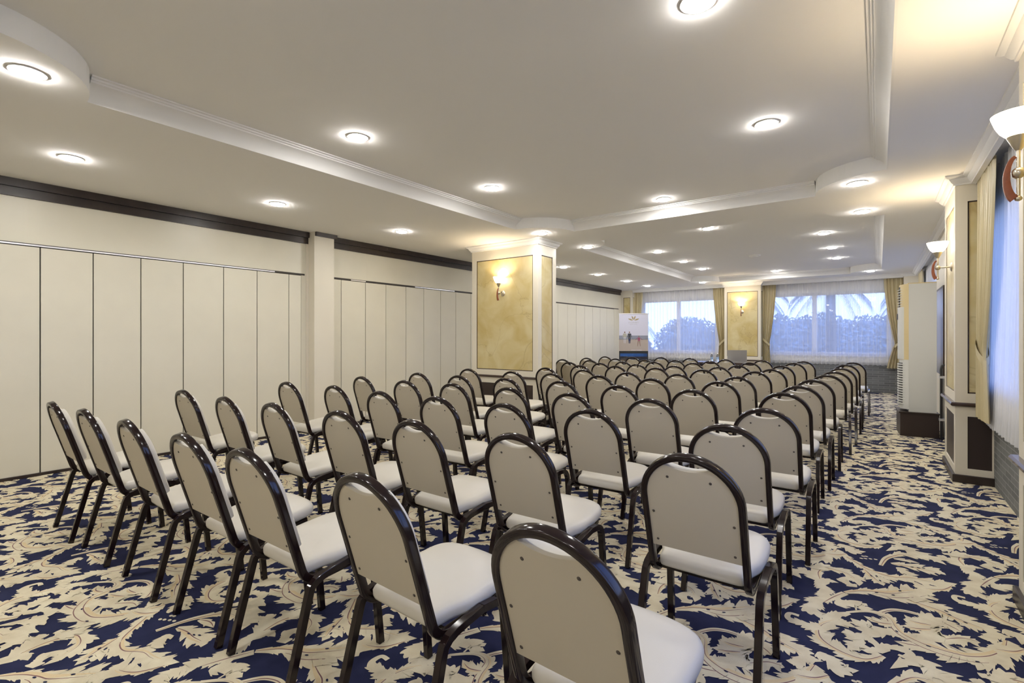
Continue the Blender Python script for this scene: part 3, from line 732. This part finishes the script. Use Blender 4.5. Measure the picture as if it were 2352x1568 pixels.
# ------------------------------------------------------------------ air conditioner on its plinth
t = thing('plinth_box', 'dark veneered box carrying the air conditioner', 'plinth', (.41, 8.77, 0), radians(3))
mb = MB(); mb.box(-.185, .22, -.25, .27, 0, .31); mb.build('box_body', M['darkbox'], t)
mb = MB(); mb.box(-.20, .225, -.26, .28, .31, .328); mb.build('box_top', M['dark'], t)
t = thing('air_conditioner', 'tall white floor-standing air conditioner with yellowed trim by the aisle', 'air conditioner', (.41, 8.77, .328), radians(3))
Z0, Z1 = 0, 1.74
mb = MB(); mb.box(-.09, .20, -.20, .22, 0, Z1 - .012); mb.build('cabinet', M['acwhite'], t)
mb = MB(); mb.box(-.10, .20, -.205, .225, Z1 - .012, Z1); mb.build('top_cover', M['acyellow'], t)
def fp(z0, z1, x1=-.09, m=0, ins=0, dep=.10):
    """bowed front panel facing -X"""
    rows = []
    for z in (z0, z1):
        rows.append([(x1, -.20 + ins, z)] + [(x1 - dep * (sin(pi * k / 12) ** .55 if 0 < k < 12 else 0), -.20 + ins + (.42 - 2 * ins) * k / 12, z) for k in range(13)] + [(x1, .22 - ins, z)])
    return rows
mb = MB(); mb.rings(fp(.03, .70, dep=.085)); mb.build('lower_front', M['acwhite'], t, 40)
mb = MB(); mb.rings(fp(.70, Z1 - .012, dep=.085)); mb.build('side_trim', M['acyellow'], t, 40)
mb = MB(); mb.rings(fp(.705, 1.42, x1=-.095, ins=.018, dep=.098)); fpn = mb.build('front_panel', M['acwhite'], t, 40)
mb = MB(); mb.box(-.2, -.194, -.02, .03, 1.25, 1.33); mb.build('control_display', M['black'], fpn)
mb = MB(); mb.rings(fp(1.42, 1.70, x1=-.085, ins=.04, dep=.094)); mb.build('outlet_recess', M['slot'], t, 40)
for k in range(7):
    mb = MB(); mb.rings(fp(1.44 + k * .036, 1.448 + k * .036, x1=-.085, ins=.035, dep=.108)); mb.build('outlet_slat', M['acwhite'], t, 40)
mb = MB(); mb.rings(fp(.09, .655, x1=-.088, ins=.012, dep=.094)); mb.build('intake_recess', M['slot'], t, 40)
for k in range(17):
    mb = MB(); mb.rings(fp(.09 + k * .0335, .107 + k * .0335, x1=-.085, ins=.008, dep=.112)); mb.build('intake_slat', M['acwhite'], t, 40)
t = thing('refrigerant_pipe', 'black insulated pipe running up behind the air conditioner', 'pipe', (.655, 8.46, 0))
mb = MB(); mb.sweep([(0, 0, .004), (0, 0, .92), (.01, 0, .96), (.04, .02, .975)], .028, .028, Vector((1, 0, 0)), round_=True); mb.build('pipe_run', M['black'], t, 50)
for z in (.25, .80): 
    mb = MB(); mb.box(-.022, .05, -.022, .045, z, z + .03); mb.build('pipe_clamp', M['alu'], t)

# ------------------------------------------------------------------ head table and what is on it
t = thing('head_table', 'dark wooden table in front of the column at the far end', 'table', (-2.80, 12.30, 0), 0)
mb = MB(); mb.box(-.78, .78, -.33, .33, .72, .752); mb.build('table_top', M['rail'], t)
mb = MB(); mb.box(-.70, .70, -.26, -.24, .18, .72); mb.build('modesty_panel', M['darkbox'], t)
for x in (-.72, .70):
    mb = MB(); mb.box(x, x + .022, -.28, .28, .003, .72); mb.build('side_panel', M['darkbox'], t)
t = thing('laptop', 'grey laptop with its lid raised on the head table', 'laptop', (-2.62, 12.25, .752), radians(12))
mb = MB(); mb.box(-.20, .20, 0, .27, .002, .018); mb.build('keyboard_base', M['laptop'], t)
mb = MB(); mb.rings([[(x, y, z) for x, y, z in ((-.205, .0, .018), (.205, .0, .018), (.205, .008, .018), (-.205, .008, .018))], [(-.205, -.075, .288), (.205, -.075, .288), (.205, -.068, .288), (-.205, -.068, .288)]]); mb.build('screen_lid', M['laptop'], t)
t = thing('paper_sheet', 'white paper sheet beside the laptop', 'paper', (-2.92, 12.12, .7525), radians(10))
mb = MB(); mb.box(-.15, .15, -.105, .105, 0, .002); mb.build('sheet', M['paper'], t)
def bottle(loc, lab):
    t = thing('water_bottle', lab, 'bottle', loc, 0, 'water bottles on the head table')
    mb = MB(); mb.lathe([(.028, 0), (.032, .006), (.032, .125), (.029, .14), (.014, .178), (.013, .19)], n=18); mb.build('bottle_body', M['bottle'], t, 40)
    mb = MB(); mb.lathe([(.0325, .06), (.0325, .115)], n=18); mb.build('bottle_label', M['blue'], t, 40)
    mb = MB(); mb.lathe([(.0155, .19), (.0155, .208), (.012, .21)], n=16); mb.build('bottle_cap', M['paper'], t, 40)
bottle((-3.17, 12.22, .752), 'clear water bottle on the head table, farther from the laptop')
bottle((-3.05, 12.26, .752), 'clear water bottle on the head table, closer to the laptop')

# ------------------------------------------------------------------ roll-up banner
t = thing('rollup_banner', 'roll-up banner with a beach photograph and leaf logo in the far corner', 'banner', (-5.47, 13.05, 0), radians(34))
bw = .40
def flat(name, polys, y, mats, parent):
    """flat printed shapes on the banner (x, z polygons), each (pts, material index)"""
    mb = MB()
    for pts, mi in polys: mb.quad([(x, y, z) for x, z in pts], mi)
    return mb.build(name, mats, parent)
pm = lambda n, c: mat('print_' + n, c, .5)
WHT, SEA, SAND, BLK, NSKY, NCITY, LITE, SKIN, SHIRT, DRK, NBL, RED, GLD, GRY, HAZE = [pm(n, c) for n, c in (('sky', (.60, .60, .72)), ('sea', (.25, .27, .34)), ('sand', (.42, .36, .32)), ('black', (.01, .012, .014)), ('night_sky', (.03, .12, .42)), ('town', (.04, .04, .06)), ('lights', (.6, .45, .25)), ('skin', (.25, .16, .12)), ('shirt', (.42, .40, .33)), ('dark', (.04, .045, .06)), ('navy', (.03, .05, .18)), ('rose', (.30, .08, .14)), ('gold', (.34, .27, .14)), ('grey', (.42, .42, .47)), ('foam', (.55, .55, .6)))]
mb = MB(); mb.box(-bw, bw, -.001, .001, .07, 1.985); sheet = mb.build('banner_sheet', WHT, t)
R4 = lambda a, b, c, d: [(a, c), (b, c), (b, d), (a, d)]
flat('photo_print', [(R4(-bw, bw, 1.27, 1.385), 1), (R4(-bw, bw, 1.27, 1.30), 3), (R4(-bw, bw, .955, 1.275), 2)], -.0016, [WHT, SEA, SAND, HAZE], sheet)
flat('night_print', [(R4(-bw, bw, .07, .955), 0), (R4(-.37, .37, .80, .885), 1), (R4(-.37, .37, .60, .80), 2), (R4(-.36, -.17, .74, .81), 3), (R4(-.35, -.1, .66, .72), 3), (R4(.2, .36, .66, .70), 3), (R4(-.25, .05, .60, .67), 4)], -.0017, [BLK, NSKY, NCITY, LITE, pm('pool', (.12, .35, .55))], sheet)
def person(cx, z0, h, top, bot, run=0):
    p = []
    def el(x, z, rx, rz, mi): p.append(([(cx + x * h + rx * h * cos(2 * pi * k / 12), z0 + z * h + rz * h * sin(2 * pi * k / 12)) for k in range(12)], mi))
    el(0, .92, .055, .075, 0)
    p.append(([(cx + a * h, z0 + b * h) for a, b in ((-.12, .82), (.12, .82), (.10, .5), (-.10, .5))], top))
    for s in (-1, 1):
        p.append(([(cx + a * h, z0 + b * h) for a, b in ((s * .10, .82), (s * .14, .80), (s * (.2 + .12 * run), .5 + .1 * run), (s * (.16 + .12 * run), .48 + .1 * run))], top))
        p.append(([(cx + a * h, z0 + b * h) for a, b in ((s * .01, .5), (s * .10, .5), (s * (.07 + .08 * run), 0), (s * (.03 + .08 * run), 0))], bot))
    return p
figs = person(-.245, 1.17, .33, 2, 3) + person(-.115, 1.17, .33, 1, 1) + person(-.115, 1.16, .16, 4, 4) + person(.145, 1.085, .30, 5, 0, 1)
flat('printed_figures', figs, -.0022, [SKIN, DRK, SHIRT, HAZE, NBL, RED], sheet)
logo = []
for a, l in ((100, .13), (80, .13), (160, .15), (20, .15)):
    a = radians(a if a not in (100, 80) else (110 if a == 100 else 70)); c0 = (cos(a), sin(a)); n0 = (-sin(a), cos(a)); pts = []
    for k in range(13):
        u = k / 12; pts.append((.015 * c0[0] + c0[0] * l * u + n0[0] * .02 * sin(pi * u), 1.80 + .015 * c0[1] + c0[1] * l * u + n0[1] * .02 * sin(pi * u)))
    for k in range(11, 0, -1):
        u = k / 12; pts.append((.015 * c0[0] + c0[0] * l * u - n0[0] * .02 * sin(pi * u), 1.80 + .015 * c0[1] + c0[1] * l * u - n0[1] * .02 * sin(pi * u)))
    logo.append((pts, 0))
flat('leaf_logo', logo, -.0022, [GLD], sheet)
def text(s, size, x, z, m, par, y=-.0025):
    cu = bpy.data.curves.new('lettering', 'FONT'); cu.body = s; cu.size = size; cu.align_x = 'CENTER'; cu.extrude = .0003
    cu.materials.append(m); tmp = bpy.data.objects.new('lettering_curve', cu); me = bpy.data.meshes.new_from_object(tmp); bpy.data.objects.remove(tmp)
    o = bpy.data.objects.new('lettering', me); COL.objects.link(o); o.parent = par
    o.location = (x, y, z); o.rotation_euler = (pi / 2, 0, 0); return o
text('AYDINBEY', .062, 0, 1.725, GRY, sheet)
text('RESORT HOTELS', .028, 0, 1.685, GRY, sheet)
text('dream holiday', .05, .08, .968, WHT, sheet)
mb = MB(); mb.box(-bw - .01, bw + .01, -.008, .008, 1.98, 2.005); mb.build('top_rail', M['alu'], t)
mb = MB(); mb.box(-bw - .02, bw + .02, -.06, .06, .004, .075); mb.build('cassette_base', M['alu'], t)
mb = MB(); mb.sweep([(0, .02, .07), (0, .02, 1.98)], .016, .016, Vector((1, 0, 0)), round_=True); mb.build('support_pole', M['alu'], t)

# ------------------------------------------------------------------ garden outside
mb = MB(); mb.quad([(-60, YF + .2, -.4), (60, YF + .2, -.4), (60, 70, -.4), (-60, 70, -.4)]); mb.quad([(XR + .2, -30, -.4), (60, -30, -.4), (60, YF + .2, -.4), (XR + .2, YF + .2, -.4)])
struct(mb.build('ground', M['soil']))
def leafball(mb, c, rx, ry, rz, n, size, rnd):
    for _ in range(n):
        u = rnd.uniform(-1, 1); a = rnd.uniform(0, 2 * pi); r = rnd.uniform(.75, 1.05); q = sqrt(1 - u * u)
        p = Vector((c[0] + rx * r * q * cos(a), c[1] + ry * r * q * sin(a), c[2] + rz * r * u))
        d1 = Vector((rnd.uniform(-1, 1), rnd.uniform(-1, 1), rnd.uniform(-1, 1))).normalized(); d2 = d1.orthogonal().normalized()
        s = size * rnd.uniform(.6, 1.4)
        mb.quad([p - d1 * s, p - d2 * s * .45, p + d1 * s, p + d2 * s * .45])
def bush(name, cat, label, x, y, rx, rz, n, sz, seed, grp):
    rnd = random.Random(seed); t = thing(name, label, cat, (x, y, -.4), 0, grp)
    mb = MB(); mb.rings([[(rx * .8 * q * cos(2 * pi * k / 14), rx * .62 * q * sin(2 * pi * k / 14), rz * (.95 - .8 * cq)) for k in range(14)] for q, cq in [(sin(pi * i / 8) + .02, cos(pi * i / 8)) for i in range(9)]]); leafball(mb, (0, 0, rz * .95), rx, rx * .8, rz, n, sz, rnd); leafball(mb, (0, 0, rz * .9), rx * .8, rx * .6, rz * .85, n // 2, sz * 1.6, rnd); mb.build('foliage', M['green'], t)
    mb = MB(); mb.sweep([(0, 0, 0), (.05, 0, rz * .8)], .16, .16, Vector((1, 0, 0)), round_=True); mb.build('stem', M['trunk'], t, 40)
def palm(label, x, y, h, n, L, seed, lean=(0, 0)):
    rnd = random.Random(seed); t = thing('palm_tree', label, 'palm', (x, y, -.4), 0, 'palms in the garden')
    mb = MB(); mb.sweep([(lean[0] * (k / 8) ** 1.5, lean[1] * (k / 8), h * k / 8) for k in range(9)], .30, .30, Vector((1, 0, 0)), round_=True, taper=[1.2 - .4 * k / 8 for k in range(9)]); mb.build('trunk', M['trunk'], t, 50)
    mb = MB()
    for i in range(n):
        a = 2 * pi * i / n + rnd.uniform(-.2, .2); el = rnd.uniform(-.2, 1.0); dr = Vector((cos(a), sin(a), 0)); sd = Vector((-sin(a), cos(a), 0))
        pt = lambda u: Vector((lean[0], lean[1], h)) + dr * (L * u * cos(el * .6)) + Vector((0, 0, L * (u * sin(el) - .75 * u * u)))
        for k in range(26):
            u = .12 + .88 * k / 25; p = pt(u); q = pt(u + .02)
            for sg in (1, -1):
                tip = p + sd * sg * .26 * L * (.35 + .3 * sin(pi * u)) + Vector((0, 0, -.22 * L * u)) + (q - p) * 5
                mb.quad([p, q, tip])
    mb.build('fronds', M['green'], t)
palm('palm seen through the sheer of the right far window, hanging fronds', -1.25, 19.2, 3.5, 22, 1.15, 1)
palm('palm at the right end of the far window', 1.2, 18.9, 3.5, 20, 1.15, 2)
palm('palm at the left end of the right far window', -3.6, 19.5, 3.4, 20, 1.1, 3)
palm('small leaning palm outside the left far window', -7.6, 20.5, 2.4, 12, .9, 4, (-.9, 0))
for i, (x, y, rx, rz, lab) in enumerate(((-3.7, 24.4, 1.7, 1.38, 'wide dark shrub outside the right far window, partition side'), (-.1, 24.2, 1.6, 1.32, 'wide dark shrub outside the right far window, aisle side'), (-7.9, 26.0, 1.7, 1.42, 'dark shrub mass outside the left far window'), (-2.3, 28.5, 1.6, 1.5, 'farther shrub showing between the two wide shrubs outside the right far window'), (-11.8, 26.5, 1.7, 1.1, 'low shrub outside the left far window'))):
    bush('shrub', 'shrub', lab, x, y, rx, rz, 3000, .10, 20 + i, 'shrubs in the garden')
bush('shrub', 'shrub', 'shrub outside the near side window', 4.2, 5.0, 1.6, .9, 900, .14, 31, 'shrubs in the garden')

# ------------------------------------------------------------------ light, world, camera
w = bpy.data.worlds.new('dusk'); SC.world = w; w.use_nodes = True
nt = w.node_tree; bg = nt.nodes['Background']
tc = nt.nodes.new('ShaderNodeTexCoord'); sx = nt.nodes.new('ShaderNodeSeparateXYZ'); rp = nt.nodes.new('ShaderNodeValToRGB')
nt.links.new(tc.outputs['Generated'], sx.inputs[0]); nt.links.new(sx.outputs[2], rp.inputs['Fac']); nt.links.new(rp.outputs['Color'], bg.inputs['Color'])
e = rp.color_ramp.elements; e[0].position = 0.; e[0].color = (.52, .63, 1, 1); e[1].position = .6; e[1].color = (.20, .36, .95, 1)
bg.inputs['Strength'].default_value = SKY
cam = bpy.data.cameras.new('camera'); co = bpy.data.objects.new('camera', cam); COL.objects.link(co)
co.location = (0, 0, 1.33); co.rotation_euler = (pi / 2, 0, radians(36.583)); cam.sensor_width = 36; cam.lens = 1133.62 * 36 / 2352; cam.shift_y = -9.16 / 2352
cam.clip_start = .05; SC.camera = co
vs = SC.view_settings; vs.view_transform = 'Standard'; vs.look = 'None'; vs.gamma = 1; vs.use_curve_mapping = False; vs.exposure = EXPO
SC.cycles.use_denoising = True
SC.cycles.max_bounces = 8; SC.cycles.diffuse_bounces = 5; SC.cycles.transparent_max_bounces = 24; SC.cycles.sample_clamp_indirect = 6
